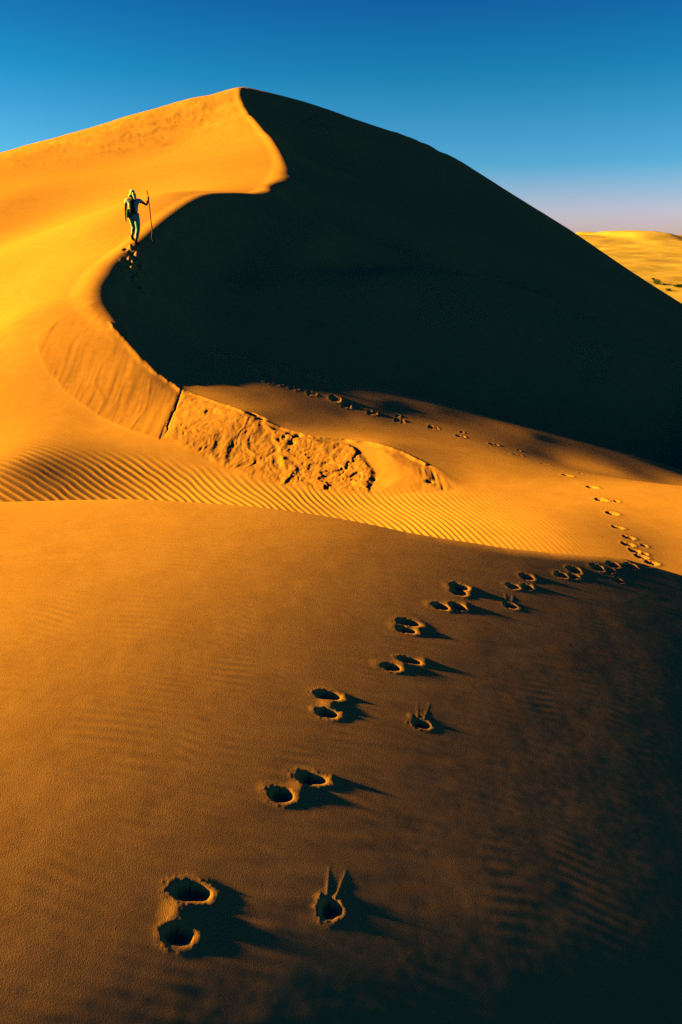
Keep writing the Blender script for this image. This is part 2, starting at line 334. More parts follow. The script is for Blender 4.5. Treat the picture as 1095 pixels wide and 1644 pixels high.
def slump():
    """the avalanche scar under the crest: a smooth slab, a rough flow, broken crust and a rounded lobe"""
    S = sub(-9, 3.2, 9.3, 18.5); x, y = X[S], Y[S]; d = np.zeros(x.shape); sd = SD[S]
    wob = .06*fbm(x*2.3, y*2.3, 4, 71)
    g = lambda pts: ground([(a, b) for a, b in pts])
    slab = g([(158, 484), (110, 503), (75, 525), (55, 552), (70, 590), (110, 637), (160, 672), (215, 694), (256, 706), (288, 628), (243, 592), (214, 560), (184, 523)])
    flow = g([(291, 626), (262, 706), (330, 741), (400, 769), (455, 779), (463, 745), (446, 705), (418, 672), (400, 666), (342, 645)])
    crust = g([(412, 671), (432, 705), (450, 745), (447, 779), (520, 787), (597, 794), (603, 765), (592, 735), (565, 714), (500, 704), (452, 690)])
    lobe = g([(595, 735), (605, 765), (600, 793), (660, 792), (690, 791), (728, 786), (712, 764), (690, 750), (645, 722), (605, 716)])
    def up(px, py): return g([(px, py)])[0]
    a, b = up(300, 640), up(275, 700); dn = (b - a)/np.linalg.norm(b - a)            # the way the sand slid
    al, ac = x*dn[0] + y*dn[1], -x*dn[1] + y*dn[0]
    e1 = in_poly(x, y, slab) + wob*.5; m = sstep(0, .05, e1)*sstep(.03, .3, -sd)
    d += m*(.008 + .006*fbm(ac*2.2, al*.5, 3, 72) + .004*fbm(ac*9, al*1.2, 3, 73)) + 0
    d += m*.003*np.exp(-((np.mod(ac*1.15 + .3*noise(al, ac, 78), 1) - .5)/.05)**2)
    e2 = in_poly(x, y, flow) + wob; m = sstep(0, .14, e2)
    rid = 1 - np.abs(fbm(ac*3.6 + .8*noise(al*2, ac*2, 74), al*1.5, 5, 75, .62))*2.2
    d += m*(.013*(rid - .55) + .007*fbm(ac*9, al*5, 4, 76, .6) + .015)
    e3 = in_poly(x, y, crust) + wob; m3 = sstep(0, .12, e3)
    cell = np.full(x.shape, 9.); cell2 = cell.copy(); wx, wy = x + .30*fbm(x*3, y*3, 4, 81, .6), y + .4*fbm(x*3, y*2, 4, 82, .6)
    hgt = np.zeros(x.shape); rs = random.Random(5)
    for k in range(26):
        sx = rs.uniform(-1.9, 1.1); sy = rs.uniform(9.6, 11.9); hh = rs.uniform(-.02, .03); q = np.hypot(wx - sx, (wy - sy)*.75)
        c = q < cell; cell2 = np.where(c, cell, np.minimum(cell2, q)); hgt = np.where(c, hh, hgt); cell = np.minimum(cell, q)
    d3_ = .6; crack = np.exp(-((cell2 - cell)/.035)**2)
    rid3 = 1 - np.abs(fbm(ac*5, al*3, 5, 77, .6))*2.2
    d += m3*(d3_*hgt + .011*(rid3 - .5) + .006*fbm(x*9, y*7, 4, 87, .6) - .020*crack*sstep(-.1, .5, noise(x*3, y*3, 79)) + .02)
    e4 = in_poly(x, y, lobe) + wob*.6
    d += .036*sstep(-.02, .40, e4) + .004*sstep(0, .1, e4)*fbm(x*6, y*6, 3, 83) + sstep(0, .1, e4)*sstep(.35, .8, -np.abs(x - 1.75) + 1)*.014*noise(x*22, y*3, 84)
    # torn crack between slab and flow, hollow under the crest, lip along the torn crest
    c1, c2 = up(291, 623), up(262, 706); L = np.linalg.norm(c2 - c1); u_ = (c2 - c1)/L; tt = (x - c1[0])*u_[0] + (y - c1[1])*u_[1]; nn = -(x - c1[0])*u_[1] + (y - c1[1])*u_[0] + .02*noise(x*6, y*6, 85)
    d -= .030*np.exp(-(nn/.013)**2)*sstep(-.05, .05, tt)*(1 - sstep(L*.6, L, tt))
    for px, py, r, h in [(410, 664, .09, -.12), (420, 670, .07, -.06), (468, 712, .05, -.05), (478, 700, .05, -.04), (690, 775, .05, -.04), (600, 770, .04, -.03)]:
        q = up(px, py); d += h*np.exp(-((x - q[0])**2 + (y - q[1])**2)/r**2)
    seg = (TT[S] > 16*KN) & (TT[S] < 26*KN)
    n1 = fbm(x*5, y*5, 3, 86)
    d += seg*.03*(.6 + .8*n1)*np.exp(-((sd + .05 + .03*n1)/.035)**2)
    Z[S] += d*(1 - sstep(.0, .08, sd))
    SLUMP.append((S, np.maximum.reduce([e1, e2, e3, e4])*np.where(sd > .06, 0, 1)))
# fine wind texture of the near dune and the gullied streaks on the far windward slope
def skin():
    S = sub(-8, 8, -.9, 9.0); x, y = X[S], Y[S]; m = IS_MOUND[S]*1.0
    yy = y + .10*x + .05*fbm(x*1.5, y*1.5, 3, 91)
    r = np.sin(2*np.pi*yy/.052 + 2.2*noise(x*2.2, y*4, 92))
    amp = .00052*(1 - .82*sstep(-2.2, -1.0, x - .55*y))*(1 + .5*noise(x*1.3, y*1.7, 93))
    Z[S] += m*(amp*r + .0006*(1 - .7*sstep(-1.6, -.6, x - .55*y))*noise(x*5, y*21, 94)*(.6 + .4*noise(x, y, 95)) + .0010*fbm(x*7, y*9, 3, 96)*np.clip(1.2 - y*.15, .3, 1)*(1 - .8*sstep(-2.6, -1.4, x - .55*y)))
    S = np.s_[np.searchsorted(yr, 20):np.searchsorted(yr, 95), :]; x, y = X[S], Y[S]
    lee = sstep(0, 3, SD[S]); up_ = sstep(-26, -8, BSD[S])*(1 - sstep(2, 6, BSD[S]))
    Z[S] += (1 - lee)*up_*(.17*fbm(x*.30, y*.55, 5, 101, .6))*(1 - .7*sstep(-3, 0, BSD[S])) + (1 - lee)*.10*fbm(x*.10 + 4, y*.16, 3, 102)*sstep(24, 40, y)
ripples(); slump(); skin()

# ------------------------------------------------------------------ footprints and the marks of the stick
# every mark: list of hollows (px, py, half width m, half length m, depth m), list of heaps (px, py, radius m, height m)
MARKS = [
 ('near', 'double', [(303, 1431, .066, .036, .05), (282, 1499, .046, .034, .045)], [(289, 1467, .040, .030), (342, 1440, .018, .014), (256, 1500, .016, .008), (306, 1480, .022, .016)]),
 ('near', 'stick', [(528, 1458, .038, .038, .045)], [(512, 1442, .016, .012), (548, 1450, .016, .016), (533, 1424, .010, .006)]),
 ('near', 'double', [(496, 1249, .062, .032, .045), (449, 1276, .048, .036, .045)], [(483, 1268, .034, .024), (532, 1250, .018, .018), (425, 1265, .03, .008)]),
 ('near', 'double', [(524, 1116, .062, .032, .045), (523, 1144, .048, .030, .04)], [(530, 1131, .036, .026), (553, 1118, .018, .018), (550, 1145, .018, .014), (503, 1138, .02, .010)]),
 ('near', 'stick', [(675, 1162, .044, .028, .04)], [(660, 1150, .020, .014), (690, 1162, .018, .014), (678, 1148, .012, .006)]),
 ('near', 'double', [(628, 1071, .045, .030, .04), (655, 1060, .062, .026, .04)], [(648, 1069, .034, .020), (681, 1063, .026, .020), (605, 1066, .035, .010)]),
 ('near', 'double', [(654, 999, .066, .032, .04), (650, 1011, .055, .028, .04)], [(672, 1011, .030, .024), (652, 1005, .034, .012), (632, 1003, .04, .008)]),
 ('near', 'double', [(706, 973, .050, .032, .04), (733, 973, .050, .032, .04)], [(719, 973, .028, .022), (748, 973, .028, .022), (688, 970, .035, .010)]),
 ('near', 'stick', [(818, 972, .045, .03, .035)], [(827, 972, .026, .020)]),
 ('near', 'double', [(737, 942, .065, .04, .04), (735, 950, .05, .04, .04)], [(754, 948, .034, .028), (720, 942, .04, .010)]),
 ('near', 'double', [(822, 941, .060, .04, .04), (846, 942, .05, .04, .035)], [(834, 941, .026, .020), (857, 942, .030, .022)]),
 ('near', 'print', [(845, 926, .065, .05, .04)], [(858, 926, .032, .024)]),
 ('near', 'double', [(900, 923, .060, .05, .04), (920, 925, .05, .04, .035)], [(910, 923, .026, .018), (932, 926, .030, .020)]),
 ('near', 'stick', [(991, 932, .05, .04, .03)], [(999, 932, .03, .018)]),
 ('near', 'print', [(921, 915, .065, .06, .035)], [(933, 915, .035, .020)]),
 ('near', 'double', [(958, 911, .065, .06, .035), (978, 915, .05, .05, .03)], [(970, 912, .03, .018), (988, 916, .03, .018)]),
 ('near', 'print', [(983, 906, .065, .06, .035)], [(994, 906, .035, .018)]),
 ('near', 'print', [(1012, 908, .065, .06, .035)], [(1022, 908, .035, .016)]),
 ('near', 'print', [(1035, 907, .065, .06, .03)], [(1045, 907, .035, .014)]),
]
for px, py in [(1044, 903), (1027, 893), (1036, 889), (1018, 884), (1006, 873), (1035, 876), (1007, 862), (990, 846), (983, 824), (991, 805), (965, 802), (951, 782), (933, 760), (911, 763), (875, 745),
               (830, 730), (834, 723), (792, 713), (739, 700), (743, 694), (695, 686), (641, 675), (640, 667), (597, 662), (556, 651), (540, 640), (500, 631), (505, 622), (471, 622), (446, 614), (431, 612), (423, 601)]:
    small = (px, py) in [(1035, 876), (991, 805), (933, 760), (834, 723), (743, 694), (640, 667), (505, 622), (1036, 889)]
    k = .5 if small else (1.25 if px == 540 else (.62 if py > 840 else .85))
    MARKS.append(('hollow', 'stick' if small else 'print', [(px - 3*k, py, .075*k, .085*k, .045*k)] + ([(px + 5, py + 1.5, .045, .05, .03)] if not small else []), [(px + 1, py + 1, .035*k, .014*k), (px + (8 if not small else 4), py + 1, .04*k, .020*k)]))
for px, py, k in [(207, 400, 1.2), (218, 415, 1.2), (206, 420, 1.0), (211, 427, 1.0), (225, 433, 1.1), (210, 436, 1.1), (220, 443, .8), (214, 450, .9), (226, 466, .9)]:
    MARKS.append(('climb', 'print', [(px - 3, py + 1, .13*k, .16*k, .09*k)], [(px + 3, py - 1, .085*k, .15*k), (px - 1, py + 4, .07*k, .07*k)]))
MARKS = [(z_, k_, [(a, b, c*.72, d*.72, e*.8) for a, b, c, d, e in p_], [(a, b, c*.8, d*.8) for a, b, c, d in h_]) if z_ == 'near' and n_ > 9 else (z_, k_, p_, h_) for n_, (z_, k_, p_, h_) in enumerate(MARKS)]
allp = [(q[0], q[1]) for m in MARKS for q in m[2] + m[3]]
G_ = iter(ground(allp)); ZP = Z.copy(); MARK_PTS = []; MARK_CELL = np.full((NR, NC), -1)
rs = random.Random(3)
for mi, (zone, kind, pits, heaps) in enumerate(MARKS):
    pp = [next(G_) for _ in pits]; hh = [next(G_) for _ in heaps]; ctr = np.mean(pp + hh, 0); MARK_PTS.append(ctr)
    reach = max(max(p[2:4]) for p in pits)*2.2 + max(np.linalg.norm(np.array(pp + hh) - ctr, axis=1)) + .03
    S = sub(ctr[0] - reach, ctr[0] + reach, ctr[1] - reach, ctr[1] + reach); x, y = X[S], Y[S]; d = np.zeros(x.shape); dig = np.zeros(x.shape); rim = np.zeros(x.shape)
    for (px, py, rx, ry, dp), c in zip(pits, pp):
        an = np.arctan2(y - c[1], x - c[0]); wob = 1 + .10*noise(1.6*np.cos(an) + mi, 1.6*np.sin(an) + px, 7)
        ex = np.where(x > c[0], 1.38, 1.0); r = np.hypot((x - c[0])/(rx*ex), (y - c[1])/(ry*1.08))/wob
        lo = np.where(x > c[0], .15, .5); dig = np.maximum(dig, .62*dp*(1 - sstep(0, 1, (r - lo)/(1.04 - lo))))
        side = .45 + .55*np.cos(an) ; side = .30 + .70*np.clip(side, 0, 1)
        rim = np.maximum(rim, dp*.30*side*np.exp(-((r - 1.22)/np.where(r < 1.22, .18, .48))**2)*(1 + .2*noise(x*25, y*25, 10)))
    crumb = np.zeros(x.shape); heap = np.zeros(x.shape); hk = (.14 if kind == 'stick' else .24) if zone == 'near' else (1.2 if zone == 'climb' else .6); rim *= hk*.8
    for (px, py, rr, h), c in zip(heaps, hh):
        if zone == 'near' and kind == 'double' and h >= .02: rr = rr*1.45
        q = np.hypot(x - c[0], y - c[1])/rr
        heap = np.maximum(heap, hk*h*(1 - sstep(0, 1.5, q))*(1 + .16*fbm(x*20, y*20, 3, 11)))
    for (px, py, rx, ry, dp), c in zip(pits, pp):
        r = np.hypot((x - c[0])/rx, (y - c[1])/ry); crumb = np.maximum(crumb, np.exp(-((r - 1.35)/.35)**2))
    crumb = crumb*(.0007 if zone == 'near' else .0025)*np.clip(noise(x*75, y*75, 12) + .5*noise(x*150, y*150, 13) + .1, 0, 1)
    d = np.maximum(smax(heap, rim, .004) - .001, 0) + crumb
    d = np.maximum(d, 0)*(1 - .9*sstep(0, .5, dig/(pits[0][4]))) - dig
    if kind == 'stick' and zone == 'near':
        c = pp[0]; dy_ = y - c[1]; f = np.exp(-((x - c[0] - .012 - .34*dy_)/.007)**2) + .8*np.exp(-((x - c[0] + .012 - .08*dy_)/.007)**2)
        d += .0009*f*sstep(.02, .05, dy_)*(1 - sstep(.05, .19, dy_))*(.7 + .5*noise(x*60, y*30, 14))
    d = d*(1 - sstep(.85, 1.0, np.hypot(x - ctr[0], y - ctr[1])/reach))
    ZP[S] += d
    dist_ = np.minimum.reduce([np.hypot(x - c[0], y - c[1]) - 1.25*max(p[2], p[3]) for p, c in zip(pits, pp)]); own = ((np.abs(d) > .0012) | (dist_ < 0)) & (dist_ < .09) & (np.hypot(x - ctr[0], y - ctr[1]) < reach)
    MARK_CELL[S] = np.where(own, mi, MARK_CELL[S])
Z[:] = ZP

# ------------------------------------------------------------------ materials
def sand_material(name, c1, c2, grain_dist, grain_h, scale):
    m = bpy.data.materials.new(name); m.use_nodes = True
    N, L = m.node_tree.nodes, m.node_tree.links
    b = N['Principled BSDF']; b.inputs['Roughness'].default_value = 0.95
    b.inputs['Specular IOR Level'].default_value = 0.0
    tc = N.new('ShaderNodeTexCoord')
    n1 = N.new('ShaderNodeTexNoise'); n1.inputs['Scale'].default_value = scale; n1.inputs['Detail'].default_value = 12; n1.inputs['Roughness'].default_value = .72
    L.new(tc.outputs['Object'], n1.inputs['Vector'])
    r = N.new('ShaderNodeValToRGB'); r.color_ramp.elements[0].position = .38; r.color_ramp.elements[1].position = .64
    r.color_ramp.elements[0].color = (*c1, 1); r.color_ramp.elements[1].color = (*c2, 1)
    L.new(n1.outputs['Fac'], r.inputs['Fac']); L.new(r.outputs[0], b.inputs['Base Color'])
    return m, N, L, b, tc
SAND, N, L, b, tc = sand_material('sand', (.69, .275, .042), (.79, .32, .05), 1, 1, 3.0)
g = N.new('ShaderNodeTexNoise'); g.inputs['Scale'].default_value = 210; g.inputs['Detail'].default_value = 5; g.inputs['Roughness'].default_value = .6
L.new(tc.outputs['Object'], g.inputs['Vector'])
bp = N.new('ShaderNodeBump'); bp.inputs['Strength'].default_value = 1.0; bp.inputs['Distance'].default_value = .0011
L.new(g.outputs['Fac'], bp.inputs['Height']); L.new(bp.outputs[0], b.inputs['Normal'])
SLIP = sand_material('dimmed_slipped_sand', (.60, .225, .034), (.70, .27, .042), 1, 1, 6.0)[0]  # same sand, its colour darkened to stand in for weaker sun on the slip
FARS = sand_material('far_sand', (.62, .33, .06), (.78, .46, .09), 1, 1, .05)[0]

# ------------------------------------------------------------------ link the sand as meshes
def tag(o, label=None, cat=None, group=None, kind=None):
    if label: o['label'] = label
    if cat: o['category'] = cat
    if group: o['group'] = group
    if kind: o['kind'] = kind
    return o
LAB = np.zeros((NR - 1, NC - 1), int)      # which object each cell belongs to
LAB[:] = 1
yc_, xc_ = .5*(Y[:-1, :-1] + Y[1:, 1:]), .5*(X[:-1, :-1] + X[1:, 1:])
LAB[IS_MOUND[:-1, :-1]] = 0
LAB[(BSD[:-1, :-1] > 8) & (yc_ > 20)] = 2
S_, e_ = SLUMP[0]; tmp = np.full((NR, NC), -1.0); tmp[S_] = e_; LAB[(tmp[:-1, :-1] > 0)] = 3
mc = MARK_CELL[:-1, :-1]; LAB = np.where(mc >= 0, 10 + mc, LAB)
def grid_normals():
    V = np.stack([X, Y, Z], 2)
    du = np.empty_like(V); dv = np.empty_like(V)
    du[:, 1:-1] = V[:, 2:] - V[:, :-2]; du[:, 0] = V[:, 1] - V[:, 0]; du[:, -1] = V[:, -1] - V[:, -2]
    dv[1:-1] = V[2:] - V[:-2]; dv[0] = V[1] - V[0]; dv[-1] = V[-1] - V[-2]
    n = np.cross(du, dv); return n/np.linalg.norm(n, axis=2, keepdims=True)
GN = None
def patch(name, lab, mat, custom=True):
    r, c = np.nonzero(LAB == lab)
    if not len(r): return None
    q = np.stack([r*NC + c, r*NC + c + 1, (r + 1)*NC + c + 1, (r + 1)*NC + c], 1)
    ids, inv = np.unique(q, return_inverse=True); inv = inv.reshape(-1)
    co = np.stack([X.ravel()[ids], Y.ravel()[ids], Z.ravel()[ids]], 1)
    org = np.zeros(3)
    me = bpy.data.meshes.new(name)
    me.vertices.add(len(ids)); me.vertices.foreach_set('co', (co - org).astype(np.float32).ravel())
    me.loops.add(len(inv)); me.loops.foreach_set('vertex_index', inv.astype(np.int32))
    me.polygons.add(len(q)); me.polygons.foreach_set('loop_start', np.arange(0, len(inv), 4, dtype=np.int32))
    me.polygons.foreach_set('use_smooth', np.ones(len(q), bool))
    me.update(calc_edges=True)
    me.materials.append(mat)
    o = bpy.data.objects.new(name, me); COL.objects.link(o)
    return o
tag(patch('near_dune_ground', 0, SAND), kind='structure')
tag(patch('main_dune_terrain', 1, SAND), kind='structure')
tag(patch('distant_dune_hills', 2, FARS), kind='structure')
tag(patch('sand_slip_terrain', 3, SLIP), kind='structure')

ORD = ['first', 'second', 'third', 'fourth', 'fifth', 'sixth', 'seventh', 'eighth', 'ninth', 'tenth', 'eleventh', 'twelfth', 'thirteenth', 'fourteenth', 'fifteenth', 'sixteenth', 'seventeenth', 'eighteenth', 'nineteenth', 'twentieth']
ORD += ['twenty-' + w for w in ORD[:9]] + ['thirtieth']
NEARLAB = {0: 'large double footprint with a heaped ridge between its hollows, closest one to the camera',
 1: 'single round hollow with two drag streaks behind it, right of the nearest double footprint',
 2: 'double footprint with one hollow behind the other, second double print from the camera',
 3: 'double footprint with two stacked hollows, left of the smaller streaked hollow',
 4: 'small hollow with thin drag streaks, right of the third double footprint',
 5: 'wide double footprint with a pale apron of sand on its left, fourth double print',
 6: 'compact double footprint with parallel hollows and a long tapering shadow, fifth double print',
 7: 'double footprint with two hollows side by side, sixth double print from the camera',
 8: 'lone small hollow standing to the right of the sixth double footprint',
 9: 'double footprint with a rounded lit heap, seventh double print from the camera'}
cnt = {'near': 10, 'hollow': 0, 'hollow_stick': 0, 'climb': 0}
hollow_order = [i for i, m in enumerate(MARKS) if m[0] == 'hollow']
for mi, (zone, kind, pits, heaps) in enumerate(MARKS):
    stick = kind == 'stick'
    o = patch('stick_mark' if stick else 'footprint', 10 + mi, SAND)
    if o is None: continue
    if zone == 'near':
        lab = NEARLAB.get(mi) or ('lone shallow hollow right of the trail near the lip of the near dune' if stick else
              '%s footprint near the near dune lip, %s mark along the trail from the camera' % ('double' if kind == 'double' else 'small', ORD[mi]))
        grp = 'marks of the trail up the near dune'
    elif zone == 'hollow':
        k = 'hollow_stick' if stick else 'hollow'; cnt[k] += 1
        lab = ('tiny stick mark beside the hollow trail, %s one past the near dune lip' if stick else
               'footprint on the sunlit hollow floor, %s one past the near dune lip') % ORD[cnt[k] - 1]
        if not stick and cnt[k] > 13: lab = 'footprint on brown slope below the large shadow, %s one past the near dune lip' % ORD[cnt[k] - 1]
        grp = 'stick marks across the hollow' if stick else 'footprints across the hollow'
    else:
        cnt[zone] += 1; grp = 'footprints climbing to the walker'
        lab = 'deep footprint in the shaded sand below the walker, %s one down from the feet' % ORD[cnt[zone] - 1]
    tag(o, lab, 'stick mark' if stick else 'footprint', grp)

# ------------------------------------------------------------------ the walker
def plain_material(name, c, rough=.85, bump=0, scale=60, c2=None):
    m = bpy.data.materials.new(name); m.use_nodes = True; N, L = m.node_tree.nodes, m.node_tree.links
    b = N['Principled BSDF']; b.inputs['Roughness'].default_value = rough; b.inputs['Specular IOR Level'].default_value = .2
    t = N.new('ShaderNodeTexCoord'); n = N.new('ShaderNodeTexNoise'); n.inputs['Scale'].default_value = scale; n.inputs['Detail'].default_value = 5
    L.new(t.outputs['Object'], n.inputs['Vector'])
    r = N.new('ShaderNodeValToRGB'); r.color_ramp.elements[0].position = .35; r.color_ramp.elements[1].position = .65
    r.color_ramp.elements[0].color = (*(c2 or [v*.82 for v in c]), 1); r.color_ramp.elements[1].color = (*c, 1)
    L.new(n.outputs['Fac'], r.inputs['Fac']); L.new(r.outputs[0], b.inputs['Base Color'])
    bp = N.new('ShaderNodeBump'); bp.inputs['Strength'].default_value = .6; bp.inputs['Distance'].default_value = .01
    L.new(n.outputs['Fac'], bp.inputs['Height']); L.new(bp.outputs[0], b.inputs['Normal'])
    return m
SKIN = plain_material('skin', (.16, .075, .035)); CLOTH_W = plain_material('pale_cloth', (.90, .92, .40)); CLOTH_S = plain_material('shirt_cloth', (.62, .82, .38))
CLOTH_T = plain_material('trouser_cloth', (.26, .58, .30)); DARK = plain_material('dark_canvas', (.018, .030, .025)); BAGG = plain_material('green_canvas', (.06, .17, .06))
WOOD = plain_material('weathered_wood', (.20, .11, .05), scale=25); SHOE = plain_material('shoe_leather', (.035, .025, .018)); HAIR = plain_material('hair', (.02, .015, .01))

def skinned(name, verts, edges, radii, mat, parent=None, sub_=2, root=0):
    """a limb-by-limb skeleton grown into one smooth closed surface"""
    me = bpy.data.meshes.new(name); me.from_pydata([tuple(v) for v in verts], edges, []); me.update()
    o = bpy.data.objects.new(name, me); COL.objects.link(o)
    sm = o.modifiers.new('skin', 'SKIN'); sm.use_smooth_shade = True; sm.branch_smoothing = .6
    for i, v in enumerate(me.skin_vertices[0].data):
        r = radii[i]; v.radius = r if isinstance(r, tuple) else (r, r); v.use_root = (i == root)
    if sub_:
        su = o.modifiers.new('sub', 'SUBSURF'); su.levels = sub_; su.render_levels = sub_
    dg = bpy.context.evaluated_depsgraph_get(); new = bpy.data.meshes.new_from_object(o.evaluated_get(dg))
    o.modifiers.clear(); o.data = new; new.name = name; new.materials.clear(); new.materials.append(mat)
    for p in new.polygons: p.use_smooth = True
    if parent: o.parent = parent
    return o
def chain(pts, rad, verts, edges, radii, start=None):
    """append a chain of joints, returns the index of its last one"""
    prev = start
    for p, r in zip(pts, rad):
        verts.append(p); radii.append(r); i = len(verts) - 1
        if prev is not None: edges.append((prev, i))
        prev = i
    return prev
# joints, local metres: x to the right of the picture, y away from the camera, z up from the right foot
J = dict(pelvis=(.02, -.02, .90), waist=(.01, .00, 1.06), chest=(.0, .05, 1.28), neck0=(.0, .08, 1.43), neck=(.0, .09, 1.49), head=(.005, .12, 1.60), crown=(.005, .12, 1.68),
 ls=(-.19, .07, 1.385), le=(-.225, .03, 1.10), lw=(-.262, .10, .86), rs=(.185, .08, 1.385), re=(.40, .10, 1.225), rw=(.425, .26, 1.40),
 lh=(-.075, -.01, .88), lk=(-.095, .26, .56), la=(-.125, .10, .24), lt=(-.125, .27, .15),
 rh=(.10, -.01, .88), rk=(.085, .05, .48), ra=(.015, -.06, .09), rt=(.03, .12, .035))
px0, py0 = 218, 393
gx, gy = ground([(px0, py0)])[0]; gz = float(hz_at(gx, gy))
person = bpy.data.objects.new('person', None); COL.objects.link(person)
V, E, Rr = [], [], []
p = chain([J['pelvis'], J['waist'], J['chest'], J['neck0']], [(.125, .095), (.115, .085), (.150, .10), (.065, .06)], V, E, Rr)
neck0 = p; chain([J['neck'], J['head'], J['crown']], [.052, (.075, .095), (.06, .08)], V, E, Rr, neck0)
for a in 'lr':
    hip = chain([J[a+'h'], tuple((np.array(J[a+'h'])*.5 + np.array(J[a+'k'])*.5)), J[a+'k'], tuple(np.array(J[a+'k'])*.6 + np.array(J[a+'a'])*.4 + np.array((0, -.02, 0))), J[a+'a']], [.082, .072, .052, .050, .034], V, E, Rr, 0)
    chain([tuple(np.array(J[a+'a'])*.3 + np.array(J[a+'t'])*.7 + np.array((0, 0, -.02))), J[a+'t']], [.040, .032], V, E, Rr, hip)
    sh = chain([J[a+'s'], tuple(np.array(J[a+'s'])*.5 + np.array(J[a+'e'])*.5), J[a+'e'], tuple(np.array(J[a+'e'])*.5 + np.array(J[a+'w'])*.5), J[a+'w']], [.060, .047, .038, .035, .026], V, E, Rr, 2)
    w = np.array(J[a+'w']); d = w - np.array(J[a+'e']); d = d/np.linalg.norm(d)
    if a == 'l':                                   # relaxed hand, fingers slightly curled
        side = np.array((0, 1, 0.0)); curl = np.array((.35, .1, -.2)); palm = chain([tuple(w + d*.05)], [(.018, .036)], V, E, Rr, sh)
        for k, ln in enumerate((.062, .072, .068, .052)):
            b0 = w + d*.09 + side*(k - 1.5)*-.021; chain([tuple(b0), tuple(b0 + d*ln*.5 + curl*.010), tuple(b0 + d*ln*.85 + curl*.03)], [.0095, .0088, .0075], V, E, Rr, palm)
        b0 = w + d*.035 + side*.035; chain([tuple(b0), tuple(b0 + d*.04 + curl*.02)], [.011, .009], V, E, Rr, palm)
    else:                                          # hand closed round the staff
        palm = chain([tuple(w + np.array((.0, .03, .035)))], [(.018, .034)], V, E, Rr, sh)
        sx, sy = STAFF_XY = (w[0] - .004, w[1] + .072)
        for k, ln in enumerate((.9, 1.0, .97, .85)):
            z0 = w[2] + .085 - k*.022; q0 = np.array((w[0] + .012, w[1] + .055, z0))
            chain([tuple(q0), (sx + .026, sy + .004, z0), (sx + .018, sy + .024*ln, z0), (sx - .010, sy + .024*ln, z0 - .003)], [.0095, .0095, .009, .0078], V, E, Rr, palm)
        chain([(sx - .018, sy - .018, w[2] + .06), (sx - .024, sy + .006, w[2] + .085), (sx - .010, sy + .024, w[2] + .095)], [.011, .010, .0085], V, E, Rr, palm)
skinned('body', V, E, Rr, SKIN, person)
# clothes follow the same joints a little wider
A = lambda n: np.array(J[n])
V, E, Rr = [], [], []
chain([(.015, -.01, .90), J['waist'], J['chest'], (0, .075, 1.415)], [(.155, .115), (.15, .11), (.195, .125), (.095, .08)], V, E, Rr)
for a in 'lr': chain([J[a+'s'], tuple(A(a+'s')*.45 + A(a+'e')*.55)], [.086, .078], V, E, Rr, 2)
skinned('shirt', V, E, Rr, CLOTH_S, person)
V, E, Rr = [], [], []
chain([(.015, -.02, .90)], [(.138, .112)], V, E, Rr)
for a in 'lr': chain([J[a+'h'], tuple(A(a+'h')*.5 + A(a+'k')*.5), J[a+'k'], tuple(A(a+'k')*.45 + A(a+'a')*.55), tuple(A(a+'k')*.2 + A(a+'a')*.8)], [.098, .088, .070, .062, .056] if a == 'r' else [.098, .086, .068, .060, .055], V, E, Rr, 0)
skinned('trousers', V, E, Rr, CLOTH_T, person)
for a in 'lr':
    V, E, Rr = [], [], []
    h, t = A(a+'a'), A(a+'t'); chain([tuple(h + np.array((0, -.03, -.03 if a == 'r' else -.02))), tuple(h*.4 + t*.6 + np.array((0, 0, -.012))), tuple(t + np.array((0, .02, 0)))], [.046, .046, .038], V, E, Rr)
    chain([tuple(h + np.array((0, -.005, .07)))], [.044], V, E, Rr, 0); skinned('shoe', V, E, Rr, SHOE, person)
# cloth over head and neck, its tail falling to the right of the back
V, E, Rr = [], [], []
chain([(.005, .125, 1.71), (.0, .11, 1.64), (.0, .07, 1.54), (-.005, .035, 1.455)], [(.07, .08), (.128, .135), (.135, .13), (.16, .085)], V, E, Rr)
chain([(.06, .02, 1.60), (.095, -.03, 1.50), (.125, -.05, 1.40), (.150, -.06, 1.36)], [.06, (.060, .035), (.045, .024), (.02, .014)], V, E, Rr, 1)
skinned('head_cloth', V, E, Rr, CLOTH_W, person, root=1)
for q in ((-.038, 1.0), (.038, 1.0)):              # eyes on the face turned away from the camera
    me = bpy.data.meshes.new('eye'); bm_ = __import__('bmesh').new(); __import__('bmesh').ops.create_icosphere(bm_, subdivisions=2, radius=.013); bm_.to_mesh(me); bm_.free()
    me.materials.append(HAIR); e = bpy.data.objects.new('eye', me); COL.objects.link(e); e.location = (q[0], .205, 1.61); e.parent = person
V, E, Rr = [], [], []; chain([(.005, .205, 1.60), (.005, .232, 1.575), (.005, .215, 1.56)], [.010, .013, .010], V, E, Rr); skinned('nose', V, E, Rr, SKIN, person)
person.location = (gx + .02, gy, gz); person.scale = (1.10, 1, 1)
tag(person, 'walker seen from behind climbing the dune crest, pale head cloth, light shirt and green trousers', 'person')

